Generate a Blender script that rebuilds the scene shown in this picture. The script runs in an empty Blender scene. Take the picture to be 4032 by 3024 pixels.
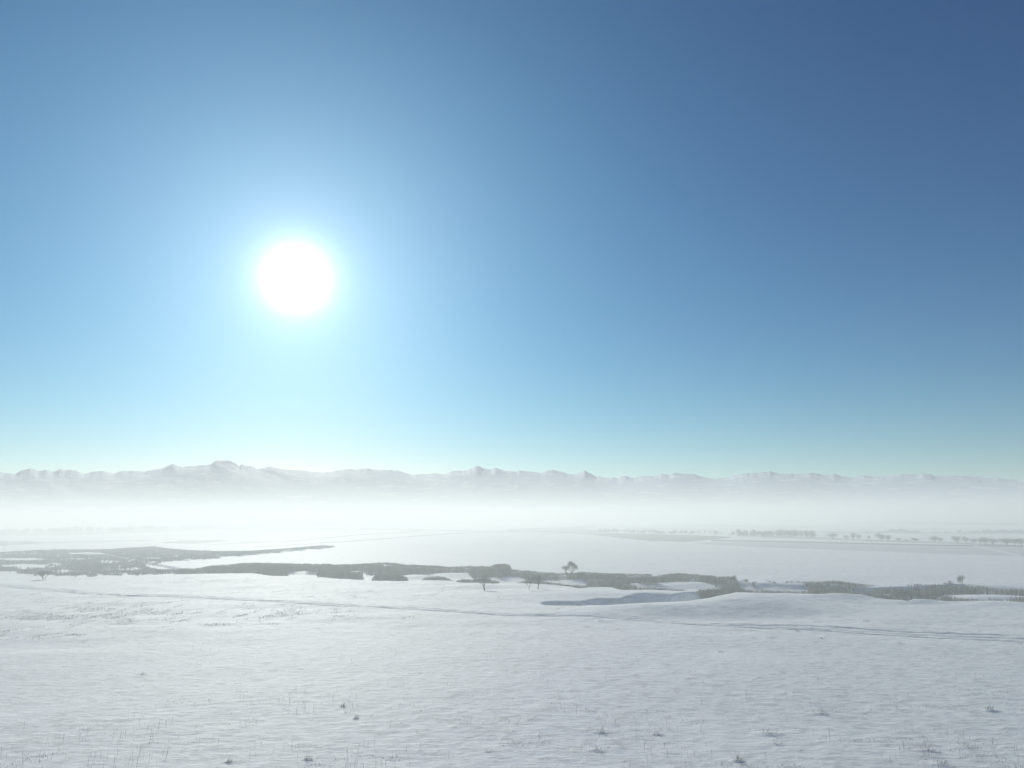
import bpy, math, random
import numpy as np
from mathutils import Matrix, Vector

sc = bpy.context.scene
C = sc.collection
rng = np.random.default_rng(7)
random.seed(7)

# ------------------------------------------------------------------ camera
CAM_H = 22.0
PITCH, ROLL = math.radians(10.75), math.radians(0.48)
FPX = 2796.0                                   # focal length in photo pixels (4032 wide)
Fw = np.array([0, math.cos(PITCH), math.sin(PITCH)])
R0 = np.array([1.0, 0, 0]); U0 = np.cross(R0, Fw)
Rt = R0 * math.cos(ROLL) - U0 * math.sin(ROLL)
Up = U0 * math.cos(ROLL) + R0 * math.sin(ROLL)
cd = bpy.data.cameras.new('camera')
cam = bpy.data.objects.new('camera', cd); C.objects.link(cam)
cd.sensor_width = 36.0
cd.lens = 36.0 * FPX / 4032.0
cd.clip_start = 0.5; cd.clip_end = 60000
cam.matrix_world = Matrix(((Rt[0], Up[0], -Fw[0], 0), (Rt[1], Up[1], -Fw[1], 0),
                           (Rt[2], Up[2], -Fw[2], CAM_H), (0, 0, 0, 1)))
sc.camera = cam

def ray(px, py):
    px = np.asarray(px, float); py = np.asarray(py, float)
    return (Fw[None] * FPX + Rt[None] * (px.ravel()[:, None] - 2016) - Up[None] * (py.ravel()[:, None] - 1512))
def plan(px, py, z=0.0):
    """ground point (plane z) seen at a photo pixel"""
    d = ray(px, py); t = (z - CAM_H) / d[:, 2]
    return d[:, 0] * t, d[:, 1] * t
def pix(x, y, z=0.0):
    v0, v1, v2 = x, y, z - CAM_H
    a = v0 * Fw[0] + v1 * Fw[1] + v2 * Fw[2]
    b = v0 * Rt[0] + v1 * Rt[1] + v2 * Rt[2]
    c = v0 * Up[0] + v1 * Up[1] + v2 * Up[2]
    a = np.where(a < 1e-3, 1e-3, a)
    return 2016 + FPX * b / a, 1512 - FPX * c / a

# ------------------------------------------------------------------ light
_s = ray([1167.0], [1094.0])[0]; _s /= np.linalg.norm(_s)
SUN = Vector(_s)
SUN_EL = math.asin(_s[2]); SUN_AZ = math.atan2(_s[0], _s[1])     # azimuth from +Y, clockwise
sl = bpy.data.lights.new('sun', 'SUN'); sl.energy = 4.95; sl.angle = math.radians(0.53); sl.color = (1.0, 0.98, 0.87)
so = bpy.data.objects.new('sun', sl); C.objects.link(so)
so.rotation_euler = (-SUN).to_track_quat('-Z', 'Y').to_euler()

w = bpy.data.worlds.new('World'); sc.world = w; w.use_nodes = True
nt = w.node_tree; N = nt.nodes; L = nt.links
for n in list(N): N.remove(n)
sky = N.new('ShaderNodeTexSky'); sky.sky_type = 'NISHITA'; sky.sun_disc = False
sky.sun_elevation = SUN_EL; sky.sun_rotation = SUN_AZ
sky.altitude = 600; sky.air_density = 1.0; sky.dust_density = 0.15; sky.ozone_density = 2.0
bg = N.new('ShaderNodeBackground'); bg.inputs[1].default_value = 0.085
tc = N.new('ShaderNodeTexCoord')
dot = N.new('ShaderNodeVectorMath'); dot.operation = 'DOT_PRODUCT'; dot.inputs[1].default_value = SUN
nrm = N.new('ShaderNodeVectorMath'); nrm.operation = 'NORMALIZE'
L.new(tc.outputs['Generated'], nrm.inputs[0]); L.new(nrm.outputs[0], dot.inputs[0])
cl = N.new('ShaderNodeClamp'); L.new(dot.outputs['Value'], cl.inputs[0]); cl.inputs[1].default_value = -1; cl.inputs[2].default_value = 1
ac = N.new('ShaderNodeMath'); ac.operation = 'ARCCOSINE'; L.new(cl.outputs[0], ac.inputs[0])   # angle from the sun
def mth(op, a, b=None):
    m = N.new('ShaderNodeMath'); m.operation = op
    for i, v in enumerate((a, b)):
        if v is None: continue
        if isinstance(v, (int, float)): m.inputs[i].default_value = v
        else: L.new(v, m.inputs[i])
    return m.outputs[0]
def aureole(color, amp, scale_deg, power):
    """ring of forward-scattered light round the sun: amp * exp(-(angle/scale)^power)"""
    a = mth('DIVIDE', ac.outputs[0], math.radians(scale_deg))
    e = mth('EXPONENT', mth('MULTIPLY', mth('POWER', a, power), -1.0))
    e = mth('MULTIPLY', e, amp)
    b = N.new('ShaderNodeBackground'); b.inputs[0].default_value = (*color, 1); L.new(e, b.inputs[1])
    return b.outputs[0]
AUREOLE = [((1.0, 0.98, 0.94), 9.0, 0.85, 1.0),
           ((0.85, 0.97, 1.0), 0.50, 4.5, 0.9),
           ((1.0, 0.42, 0.20), 0.15, 13.0, 1.5),
           ((0.24, 0.75, 0.98), 0.42, 19.0, 1.4)]
sp_ = N.new('ShaderNodeSeparateColor'); cb_ = N.new('ShaderNodeCombineColor'); L.new(sky.outputs[0], sp_.inputs[0])
SKY_POW = (2.35, 1.4, 1.1); SKY_MUL = (.030, .282, .60)      # deeper, clearer winter blue
for i in range(3): L.new(mth('MULTIPLY', mth('POWER', sp_.outputs[i], SKY_POW[i]), SKY_MUL[i]), cb_.inputs[i])
L.new(cb_.outputs[0], bg.inputs[0])
out = N.new('ShaderNodeOutputWorld'); cur = bg.outputs[0]
for a in AUREOLE:
    ad = N.new('ShaderNodeAddShader'); L.new(cur, ad.inputs[0]); L.new(aureole(*a), ad.inputs[1]); cur = ad.outputs[0]
L.new(cur, out.inputs[0])

sc.view_settings.view_transform = 'Standard'; sc.view_settings.look = 'None'
sc.view_settings.exposure = 0.06; sc.view_settings.gamma = 1.0
sc.render.engine = 'CYCLES'
sc.cycles.use_denoising = True
sc.cycles.max_bounces = 6; sc.cycles.diffuse_bounces = 3; sc.cycles.glossy_bounces = 2
sc.cycles.volume_bounces = 2; sc.cycles.transparent_max_bounces = 8

HAZE_TOP = 56.0
HAZE_DENSITY = 0.0013

# ------------------------------------------------------------------ helpers
def tag(o, label=None, cat=None, group=None, kind=None):
    for k, v in (('label', label), ('category', cat), ('group', group), ('kind', kind)):
        if v: o[k] = v
    return o
def mesh_np(name, V, Fc, mat=None, parent=None, smooth=False, attr=None):
    V = np.asarray(V, np.float32).reshape(-1, 3); Fc = np.asarray(Fc, np.int32)
    m = bpy.data.meshes.new(name); n, k = Fc.shape
    m.vertices.add(len(V)); m.vertices.foreach_set('co', V.ravel())
    m.loops.add(n * k); m.loops.foreach_set('vertex_index', Fc.ravel())
    m.polygons.add(n)
    m.polygons.foreach_set('loop_start', np.arange(0, n * k, k, dtype=np.int32))
    m.polygons.foreach_set('loop_total', np.full(n, k, np.int32))
    if attr:
        for an, av in attr.items():
            a = m.attributes.new(an, 'FLOAT', 'POINT'); a.data.foreach_set('value', np.asarray(av, np.float32).ravel())
    m.update(calc_edges=True)
    m.polygons.foreach_set('use_smooth', np.full(n, smooth))
    if mat: m.materials.append(mat)
    o = bpy.data.objects.new(name, m); C.objects.link(o)
    if parent: o.parent = parent
    return o

def _hash(ix, iy, seed):
    h = (ix.astype(np.int64) * 374761393 + iy.astype(np.int64) * 668265263 + seed * 1442695041) & 0xffffffff
    h = ((h ^ (h >> 13)) * 1274126177) & 0xffffffff
    return ((h ^ (h >> 16)) & 0xffff) / 65535.0
def vn(x, y, seed=0):
    x0 = np.floor(x); y0 = np.floor(y); fx = x - x0; fy = y - y0
    fx = fx * fx * fx * (fx * (fx * 6 - 15) + 10); fy = fy * fy * fy * (fy * (fy * 6 - 15) + 10)
    a = _hash(x0, y0, seed); b = _hash(x0 + 1, y0, seed); c = _hash(x0, y0 + 1, seed); d = _hash(x0 + 1, y0 + 1, seed)
    return (a + (b - a) * fx) * (1 - fy) + (c + (d - c) * fx) * fy
def fbm(x, y, seed=0, octv=4):
    s = 0; a = 1; t = 0
    for i in range(octv):
        s = s + a * (vn(x * 2 ** i, y * 2 ** i, seed + i * 17) - .5); t += a; a *= .5
    return s / t * 2
def ss(t):
    t = np.clip(t, 0, 1); return t * t * (3 - 2 * t)

def material(name, base, rough=0.9, c2=None, scale=1.0, spec=0.2, detail=4.0):
    m = bpy.data.materials.new(name); m.use_nodes = True
    t = m.node_tree; b = t.nodes['Principled BSDF']
    b.inputs['Roughness'].default_value = rough; b.inputs['Specular IOR Level'].default_value = spec
    if c2 is None: b.inputs['Base Color'].default_value = (*base, 1)
    else:
        g = t.nodes.new('ShaderNodeNewGeometry'); nz = t.nodes.new('ShaderNodeTexNoise'); nz.inputs['Scale'].default_value = scale
        nz.inputs['Detail'].default_value = detail
        t.links.new(g.outputs['Position'], nz.inputs['Vector'])
        r = t.nodes.new('ShaderNodeValToRGB'); r.color_ramp.elements[0].position = .35; r.color_ramp.elements[1].position = .65
        r.color_ramp.elements[0].color = (*base, 1); r.color_ramp.elements[1].color = (*c2, 1)
        t.links.new(nz.outputs['Fac'], r.inputs[0]); t.links.new(r.outputs[0], b.inputs['Base Color'])
    return m

def snow_material(name, packed=0.0):
    m = bpy.data.materials.new(name); m.use_nodes = True
    t = m.node_tree; b = t.nodes['Principled BSDF']; n = t.nodes.new; k = t.links.new
    b.inputs['Roughness'].default_value = 0.8; b.inputs['IOR'].default_value = 1.31
    b.inputs['Specular IOR Level'].default_value = 0.55
    geo = n('ShaderNodeNewGeometry')
    def noise(sx, sy, scale, det, rough=.55):
        mp = n('ShaderNodeMapping'); mp.inputs['Scale'].default_value = (sx, sy, 1); mp.inputs['Rotation'].default_value = (0, 0, math.radians(12))
        z = n('ShaderNodeTexNoise'); z.inputs['Scale'].default_value = scale; z.inputs['Detail'].default_value = det
        z.inputs['Roughness'].default_value = rough
        k(geo.outputs['Position'], mp.inputs[0]); k(mp.outputs[0], z.inputs['Vector']); return z.outputs['Fac']
    big = noise(.6, 1.0, 0.07, 5); mid = noise(.45, 1.0, 0.85, 8, .72); fine = noise(.6, 1.0, 4.0, 5, .6)
    def ramp(s, a, c):
        r = n('ShaderNodeMapRange'); r.inputs[1].default_value = a; r.inputs[2].default_value = c; k(s, r.inputs[0]); return r.outputs[0]
    def mixc(f, A, B):
        x = n('ShaderNodeMix'); x.data_type = 'RGBA'; k(f, x.inputs[0])
        for i, v in ((6, A), (7, B)):
            if isinstance(v, tuple): x.inputs[i].default_value = (*v, 1)
            else: k(v, x.inputs[i])
        return x.outputs[2]
    def mul(a, c):
        x = n('ShaderNodeMath'); x.operation = 'MULTIPLY'
        for i, v in ((0, a), (1, c)):
            if isinstance(v, (int, float)): x.inputs[i].default_value = v
            else: k(v, x.inputs[i])
        return x.outputs[0]
    at = n('ShaderNodeAttribute'); at.attribute_name = 'bare'
    # wind-packed crust with short grass ends showing through thin snow
    thin = mul(ramp(mid, .46, .60), ramp(big, .18, .55))
    col = mixc(mul(thin, .8), (.92, .935, .935), (.40, .41, .41))
    col = mixc(mul(ramp(big, .35, .62), .34), col, (.82, .835, .84))
    col = mixc(mul(ramp(mid, .60, .36), .42), col, (.60, .625, .64))
    bare = mul(at.outputs['Fac'], ramp(mid, .0, .45))
    col = mixc(bare, col, (.16, .17, .17))
    if packed: 
        col = mixc(mul(ramp(mid, .3, .6), packed), col, (.52, .56, .60))
    k(col, b.inputs['Base Color'])
    bp = n('ShaderNodeBump'); bp.inputs['Strength'].default_value = 0.9; bp.inputs['Distance'].default_value = 0.22
    k(mid, bp.inputs['Height'])
    b2 = n('ShaderNodeBump'); b2.inputs['Strength'].default_value = 0.5; b2.inputs['Distance'].default_value = 0.02
    k(fine, b2.inputs['Height']); k(bp.outputs[0], b2.inputs['Normal']); k(b2.outputs[0], b.inputs['Normal'])
    return m

# ------------------------------------------------------------------ terrain
def pts(s): return np.array([[float(v) for v in q.split(',')] for q in s.split()])
NEAR_LIP = pts('-2500,2235 -600,2242 0,2249 90,2258 271,2266 497,2264 768,2260 1000,2257 1068,2267 1271,2273 1452,2286 1588,2287 1655,2283 1787,2287 1814,2294 1850,2296 1886,2294 1940,2299 2000,2296 2100,2299 2181,2304 2235,2309 2280,2320 2325,2314 2362,2312 2410,2314 2452,2325 2500,2323 2542,2321 2640,2325 2723,2332 2775,2343 2805,2346 2836,2337 2900,2334 3000,2335 3110,2339 3210,2345 3273,2357 3300,2350 3327,2348 3380,2350 3434,2362 3520,2368 3581,2376 3605,2369 3630,2366 3665,2369 3700,2371 3820,2372 3880,2371 3910,2368 3960,2370 4032,2377 4400,2385 6500,2420')
FAR_LIP = pts('-2500,2150 0,2180 400,2180 700,2235 768,2243 881,2232 1000,2226 1226,2231 1407,2231 1497,2228 1678,2236 1768,2241 1859,2240 2000,2252 2226,2266 2362,2264 2542,2272 2678,2270 2859,2281 2909,2292 3000,2296 3233,2300 3420,2311 3653,2308 3740,2300 3800,2299 4032,2313 4400,2330 6500,2370')
_gx, _ = np.meshgrid(np.arange(-2500, 6500, 10), [0])
_gx = _gx.ravel().astype(float)
def _r_of(px, py):
    x, y = plan(px, py); return np.hypot(x, y)
R_NEAR = _r_of(_gx, np.interp(_gx, NEAR_LIP[:, 0], NEAR_LIP[:, 1]))
R_FAR = _r_of(_gx, np.interp(_gx, FAR_LIP[:, 0], FAR_LIP[:, 1]))
DEPTH = pts('-2500,0.5 0,0.7 700,0.9 1050,1.3 1500,1.6 2000,1.8 2400,2.1 4032,2.2 4500,2 6500,1.5')
# (px, py, half width m, half depth m, height m, rotation)
ISLANDS = [(2330, 2287, 12, 8, 2.6), (2520, 2301, 6, 6, 2.2), (2700, 2302, 17, 9, 2.8), (3110, 2315, 16, 7, 2.6),
           (3440, 2345, 9, 6, 2.0), (3900, 2350, 14, 8, 2.4), (1185, 2259, 8, 6, 1.6), (1450, 2256, 10, 7, 2.0),
           (1790, 2266, 16, 9, 2.2), (1640, 2274, 9, 8, 2.2), (1980, 2276, 10, 9, 1.8), (4000, 2325, 14, 8, 2.5)]
ISL = [(plan([a], [b], -1.5)[0][0], plan([a], [b], -1.5)[1][0], c, d, e) for a, b, c, d, e in ISLANDS]
def seg_dist(x, y, P):
    """distance to a polyline and the running parameter 0..1"""
    best = np.full(x.shape, 1e9); par = np.zeros(x.shape); n = len(P) - 1
    for i in range(n):
        ax, ay = P[i]; bx, by = P[i + 1]; dx, dy = bx - ax, by - ay
        t = np.clip(((x - ax) * dx + (y - ay) * dy) / (dx * dx + dy * dy), 0, 1)
        d = np.hypot(x - ax - t * dx, y - ay - t * dy)
        m = d < best; best = np.where(m, d, best); par = np.where(m, (i + t) / n, par)
    return best, par
# small side gully cut into the near slope: (px, py of its middle, half width, depth)
def gully_line(s): 
    q = pts(s); x, y = plan(q[:, 0], q[:, 1]); return list(zip(x, y))
SIDE_K = 2.2
SIDE = [(gully_line('2195,2378 2240,2380 2275,2382'), 5.0, 2.3), 
        (gully_line('2300,2377 2350,2380 2400,2384 2440,2384'), 5.5, 2.0),
        (gully_line('2400,2374 2470,2378 2560,2376 2640,2372'), 8.0, 3.6),
        (gully_line('2560,2364 2640,2370 2720,2368 2790,2358 2815,2350 2830,2340'), 7.5, 4.0),
        (gully_line('2030,2308 2100,2306'), 4, 0.0001)]
# knolls and rolls (px, py, half width m, half depth m, height m)
KNOLLS = [(2935, 2388, 14, 16, 2.0), (3070, 2360, 18, 12, 1.2), (2560, 2400, 22, 12, 1.0), (2700, 2352, 16, 9, .9),
          (2480, 2345, 16, 9, .8), (2310, 2338, 10, 8, .5), (3340, 2358, 9, 6, .8), (3600, 2370, 9, 4, .5), (2100, 2345, 22, 12, .7),
          (1850, 2312, 12, 6, .8), (1730, 2300, 12, 5, .5), (3640, 2374, 5, 3, .6), (3930, 2376, 12, 5, .5), (2640, 2408, 16, 8, .5),
          (3000, 2430, 20, 9, -.8), (2880, 2405, 12, 9, -.7)]
KN = [(plan([a], [b])[0][0], plan([a], [b])[1][0], c, d, e) for a, b, c, d, e in KNOLLS]

def height(x, y, fine=True):
    x = np.asarray(x, float); y = np.asarray(y, float)
    r = np.hypot(x, y)
    front = y > 20
    yy = np.where(front, y, 20.0)
    px, _py = pix(x, yy)
    px = np.where(front, px, np.where(x < 0, -2500, 6400))
    px = np.clip(px, -2490, 6480)
    rn = np.interp(px, _gx, R_NEAR); rf = np.interp(px, _gx, R_FAR)
    u = r - rn; v = rf - r
    D = np.interp(px, DEPTH[:, 0], DEPTH[:, 1])
    wob = 1 + .25 * fbm(x / 14, y / 14, 5, 3)
    g = ss(u / (6 * wob)) * ss(v / (3.6 * wob) + .1)
    g = np.where(front, g, 0)
    z = -D * g
    isl = np.zeros_like(z)
    for a, b, c, d, e in ISL:
        q = ((x - a) / c) ** 2 + ((y - b) / d) ** 2
        isl = np.maximum(isl, e * np.exp(-np.minimum(q, 30) ** 1.3))
    z = z + isl * g * .5
    # bank and field swells
    z = z + .35 * fbm(x / 60, y / 60, 11, 3) * ss((400 - r) / 200) * (1 - g)
    band = ss((r - 120) / 60) * ss((360 - r) / 60)
    z = z + .28 * fbm(x / 18, y / 9, 23, 3) * band
    for P, wd, dp in SIDE:
        d, t = seg_dist(x, y, P)
        taper = np.sin(np.pi * np.clip(t * .9 + .05, 0, 1)) ** .5
        z = z - SIDE_K * dp * taper * (1 - ss((d / (wd * (1 + .15 * fbm(x / 9, y / 9, 31, 2))) - .22) / .78))
    for a, b, c, d, e in KN:
        q = ((x - a) / c) ** 2 + ((y - b) / d) ** 2
        z = z + e * np.exp(-np.minimum(q, 30))
    if fine:
        # wind-carved ripples, longer across the wind
        c, s = math.cos(.2), math.sin(.2); xr = x * c + y * s; yr = -x * s + y * c
        near = ss((260 - r) / 200)
        z = z + (.07 * fbm(xr / 4, yr / 6, 41, 4) + .10 * fbm(xr / 16, yr / 22, 43, 2) + .03 * fbm(xr / 1.1, yr / 1.6, 47, 2)) * near
    return z

def in_poly(px, py, P):
    c = np.zeros(px.shape, bool); n = len(P); j = n - 1
    for i in range(n):
        xi, yi = P[i]; xj, yj = P[j]
        if yi != yj:
            m = ((yi > py) != (yj > py)) & (px < (xj - xi) * (py - yi) / (yj - yi) + xi); c ^= m
        j = i
    return c
FIELDS = [(.75, '0,2131 -700,2128 -700,2158 0,2149 120,2143 190,2136 100,2131'),
          (.6, '620,2138 720,2128 860,2126 915,2130 760,2140'),
          (.55, '-900,2112 0,2092 300,2084 1000,2066 1000,2082 497,2099 271,2108 0,2108 -900,2126'),
          (.6, '2310,2099 2400,2099 2600,2103 2870,2113 2880,2118 2690,2134 2560,2130 2350,2108'),
          (.2, '2720,2136 3000,2133 3466,2144 3700,2149 4032,2154 4900,2168 4900,2214 4032,2190 3700,2181 3466,2171 3000,2155 2750,2142'),
          (.8, '3299,2061 3400,2046 4032,2040 4900,2036 4900,2074 4032,2069 3600,2064'),
          (.45, '2130,2078 2360,2070 2300,2083 2500,2090 2330,2098 2000,2093 1990,2084'),
          (.5, '1330,2079 1600,2082 1950,2091 1940,2094 1500,2087 1000,2082'),
          (.3, '2640,2064 3200,2072 3230,2078 2700,2072'),
          (.3, '1000,2130 1150,2128 1000,2140 800,2146')]
FIELDS = [(a, [(q[0], q[1]) for q in pts(s)]) for a, s in FIELDS]
LINES = [(.6, 1.2, '1110,2134 1280,2118 1420,2105 1660,2092'), (.6, 1.3, '1260,2139 1420,2128 1600,2114 1760,2102 1860,2096 2010,2092'),
         (.7, 1.3, '1900,2095 2000,2094 2100,2094 2215,2096 2330,2104'), (.85, 1.6, '2800,2128 3000,2131 3233,2136 3420,2141 3700,2147 3850,2148 4032,2151 4600,2160'),
         (.6, 1.2, '3050,2090 3300,2096 3600,2098 4032,2100 4600,2101'), (.4, 2.2, '3000,2113 3200,2118 3420,2128 3700,2136 4032,2150'),
         (.5, 1.0, '0,2143 200,2136 400,2132 600,2127'), (.45, 1.1, '1000,2155 1200,2143 1320,2133'),
         (.4, 1.0, '2130,2105 2220,2099 2330,2098')]
LINES = [(a, b, [(q[0], q[1]) for q in pts(s)]) for a, b, s in LINES]

def build_ground(mat):
    az = np.concatenate([np.linspace(-43, 43, 1350), np.linspace(43, 317, 90)[1:-1]]) * math.pi / 180
    p = [15620 / q for q in (4, 10, 18, 28, 40, 50)]
    p += list(np.arange(268, 110, -.55)) + list(np.arange(110, 14, -.3)) + list(np.arange(14, 2.05, -.16))
    r = 15620 / np.array(p)
    A, Rr = np.meshgrid(az, r)
    X = Rr * np.sin(A); Y = Rr * np.cos(A)
    e = 7950 / np.maximum(np.abs(np.sin(az)), np.abs(np.cos(az)))
    X = np.vstack([X, (e * np.sin(az))[None]]); Y = np.vstack([Y, (e * np.cos(az))[None]])
    Z = height(X, Y)
    nr, na = X.shape
    front = Y > 50
    px, py = pix(X, np.where(front, Y, 50))
    bare = np.zeros(X.shape)
    for a, P in FIELDS: bare = np.maximum(bare, min(1.0, a * 1.8) * (in_poly(px, py, P) & front))
    for a, wd, P in LINES:
        d, _ = seg_dist(px, py, P); bare = np.maximum(bare, min(1, a * 1.5) * (np.clip(2.0 - d / wd, 0, 1)) * front)
    # the white farm path that cuts across the grey field on the right
    d, _ = seg_dist(px, py, [(3838, 2149), (3900, 2162), (4010, 2187)]); bare = np.where((d < 2.2) & front, 0, bare)
    V = np.stack([X, Y, Z], -1).reshape(-1, 3)
    V = np.vstack([V, [[0, 0, float(height(np.array([0.]), np.array([0.]))[0])]]])
    i, j = np.meshgrid(np.arange(nr - 1), np.arange(na), indexing='ij')
    j2 = (j + 1) % na
    Fq = np.stack([i * na + j, (i + 1) * na + j, (i + 1) * na + j2, i * na + j2], -1).reshape(-1, 4)[:, ::-1]
    c = len(V) - 1; j = np.arange(na)
    fan = np.stack([np.full(na, c), (j + 1) % na, j, j], -1)
    m = bpy.data.meshes.new('ground')
    tri = fan[:, :3][:, ::-1]
    n4, n3 = len(Fq), len(tri)
    m.vertices.add(len(V)); m.vertices.foreach_set('co', V.astype(np.float32).ravel())
    m.loops.add(n4 * 4 + n3 * 3); m.loops.foreach_set('vertex_index', np.concatenate([Fq.ravel(), tri.ravel()]).astype(np.int32))
    m.polygons.add(n4 + n3)
    m.polygons.foreach_set('loop_start', np.concatenate([np.arange(n4) * 4, n4 * 4 + np.arange(n3) * 3]).astype(np.int32))
    m.polygons.foreach_set('loop_total', np.concatenate([np.full(n4, 4), np.full(n3, 3)]).astype(np.int32))
    a = m.attributes.new('bare', 'FLOAT', 'POINT'); a.data.foreach_set('value', np.append(bare.ravel(), 0).astype(np.float32))
    m.update(calc_edges=True); m.polygons.foreach_set('use_smooth', np.full(n4 + n3, True)); m.materials.append(mat)
    # faces must look up
    if m.polygons[n4 // 2].normal.z < 0: m.flip_normals()
    o = bpy.data.objects.new('ground', m); C.objects.link(o)
    return tag(o, 'wide flat snow-covered plain with grey stubble fields far off', kind='structure')
SNOW = snow_material('snow'); ground = build_ground(SNOW)

# ------------------------------------------------------------------ vehicle tracks pressed in the snow
PACKED = snow_material('packed_snow', packed=.35)
def track(s, label, half=1.0, lift=.05):
    q = pts(s); x, y = plan(q[:, 0], q[:, 1])
    # resample smoothly
    d = np.concatenate([[0], np.cumsum(np.hypot(np.diff(x), np.diff(y)))])
    n = int(d[-1] / .8); t = np.linspace(0, d[-1], n)
    def smooth(v):
        w_ = np.interp(t, d, v)
        k = 25; pad = np.concatenate([2 * w_[0] - w_[k:0:-1], w_, 2 * w_[-1] - w_[-2:-k - 2:-1]])
        return np.convolve(pad, np.ones(k) / k, 'same')[k:-k]
    X = smooth(x); Y = smooth(y)
    tx = np.gradient(X); ty = np.gradient(Y); ln = np.hypot(tx, ty); nx, ny = -ty / ln, tx / ln
    prof = [(-1.75, -.12), (-1.45, .06), (-1.2, .08), (-1.0, -.03), (-.65, -.02), (-.5, .06), (0, .07), (.5, .06), (.65, -.03), (1.0, -.03), (1.2, .08), (1.45, .06), (1.75, -.12)]
    V = []; 
    for k, (o, h) in enumerate(prof):
        wv = .12 * fbm(t / 6 + k * 3, t * 0 + k, 77, 2)
        ox = (o * half + wv); h *= .55; vx = X + nx * ox; vy = Y + ny * ox
        V.append(np.stack([vx, vy, height(vx, vy) + lift + h + .05 * fbm(t / 1.5, t * 0 + k, 79, 2)], -1))
    V = np.stack(V, 1); n, m_ = V.shape[:2]
    i, j = np.meshgrid(np.arange(n - 1), np.arange(m_ - 1), indexing='ij')
    Fq = np.stack([i * m_ + j, i * m_ + j + 1, (i + 1) * m_ + j + 1, (i + 1) * m_ + j], -1).reshape(-1, 4)
    o = mesh_np('track', V, Fq, PACKED, smooth=True)
    if o.data.polygons[0].normal.z < 0: o.data.flip_normals()
    return tag(o, label, kind='structure')
TRACK_MAIN = '-700,2278 -300,2288 0,2300 181,2314 362,2334 542,2341 723,2346 1000,2361 1271,2375 1497,2389 1723,2398 1860,2409 2000,2423 2080,2424 2181,2420 2407,2427 2520,2437 2633,2447 2740,2457 2859,2463 3000,2463 3120,2464 3233,2471 3466,2487 3700,2501 4032,2513 4500,2532 5200,2560'
track(TRACK_MAIN, 'pair of wheel ruts pressed in the snow, winding across the whole plain')
track('-700,2284 0,2304 362,2338 723,2351 1000,2367 1271,2382 1497,2392 1723,2403 2000,2424 2181,2425 2407,2433 2633,2452 2859,2469 3060,2472 3233,2479 3466,2496 3700,2512 4032,2527 5200,2580', 'second pair of ruts running beside the main ruts', .8, .045)
track('2640,2448 2800,2456 2900,2454 3060,2452 3130,2453 3240,2460 3466,2477 3700,2491 4032,2505 5200,2548', 'third pair of ruts branching off to the far side', .7, .05)

# ------------------------------------------------------------------ blades: reeds, grass, stalks
def blades(name, x, y, z, h, wd, lean, mat, label, cat=None, kind=None, group=None, taper=.35, parent=None):
    n = len(x); a = rng.uniform(0, math.pi, n)
    ux, uy = np.cos(a) * wd / 2, np.sin(a) * wd / 2
    la = rng.normal(0, 1, n) * .6 + .4; lx = lean * h * np.cos(la) * rng.uniform(.2, 1, n); ly = lean * h * np.sin(la) * rng.uniform(-1, 1, n)
    B = np.stack([x, y, z], -1); T = np.stack([x + lx, y + ly, z + h], -1)
    M = B * .4 + T * .6; M[:, 0] -= lx * .18
    U = np.stack([ux, uy, np.zeros(n)], -1)
    V = np.stack([B - U, B + U, M + U * .9, M - U * .9, T + U * taper, T - U * taper], 1).reshape(-1, 3)
    k = np.arange(n)[:, None] * 6
    Fq = np.concatenate([k + np.array([[0, 1, 2, 3]]), k + np.array([[3, 2, 4, 5]])])
    o = mesh_np(name, V, Fq, mat, parent=parent)
    return tag(o, label, cat, group, kind)

REED = material('dry_reed', (.20, .185, .165), .9, (.36, .32, .27), .35)
REED2 = material('marsh_reed', (.25, .26, .27), .9, (.37, .37, .37), .12)
GRASS = material('dry_grass', (.20, .175, .14), .9, (.32, .28, .21), 1.2)
BRUSH = material('frosted_brush', (.24, .22, .19), .9, (.42, .40, .36), 1.0)
BARK = material('bark', (.075, .062, .05), .95, (.13, .11, .09), 3.0)
TWIG = material('twig', (.11, .09, .07), .95, (.17, .14, .11), 1.5)

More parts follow.
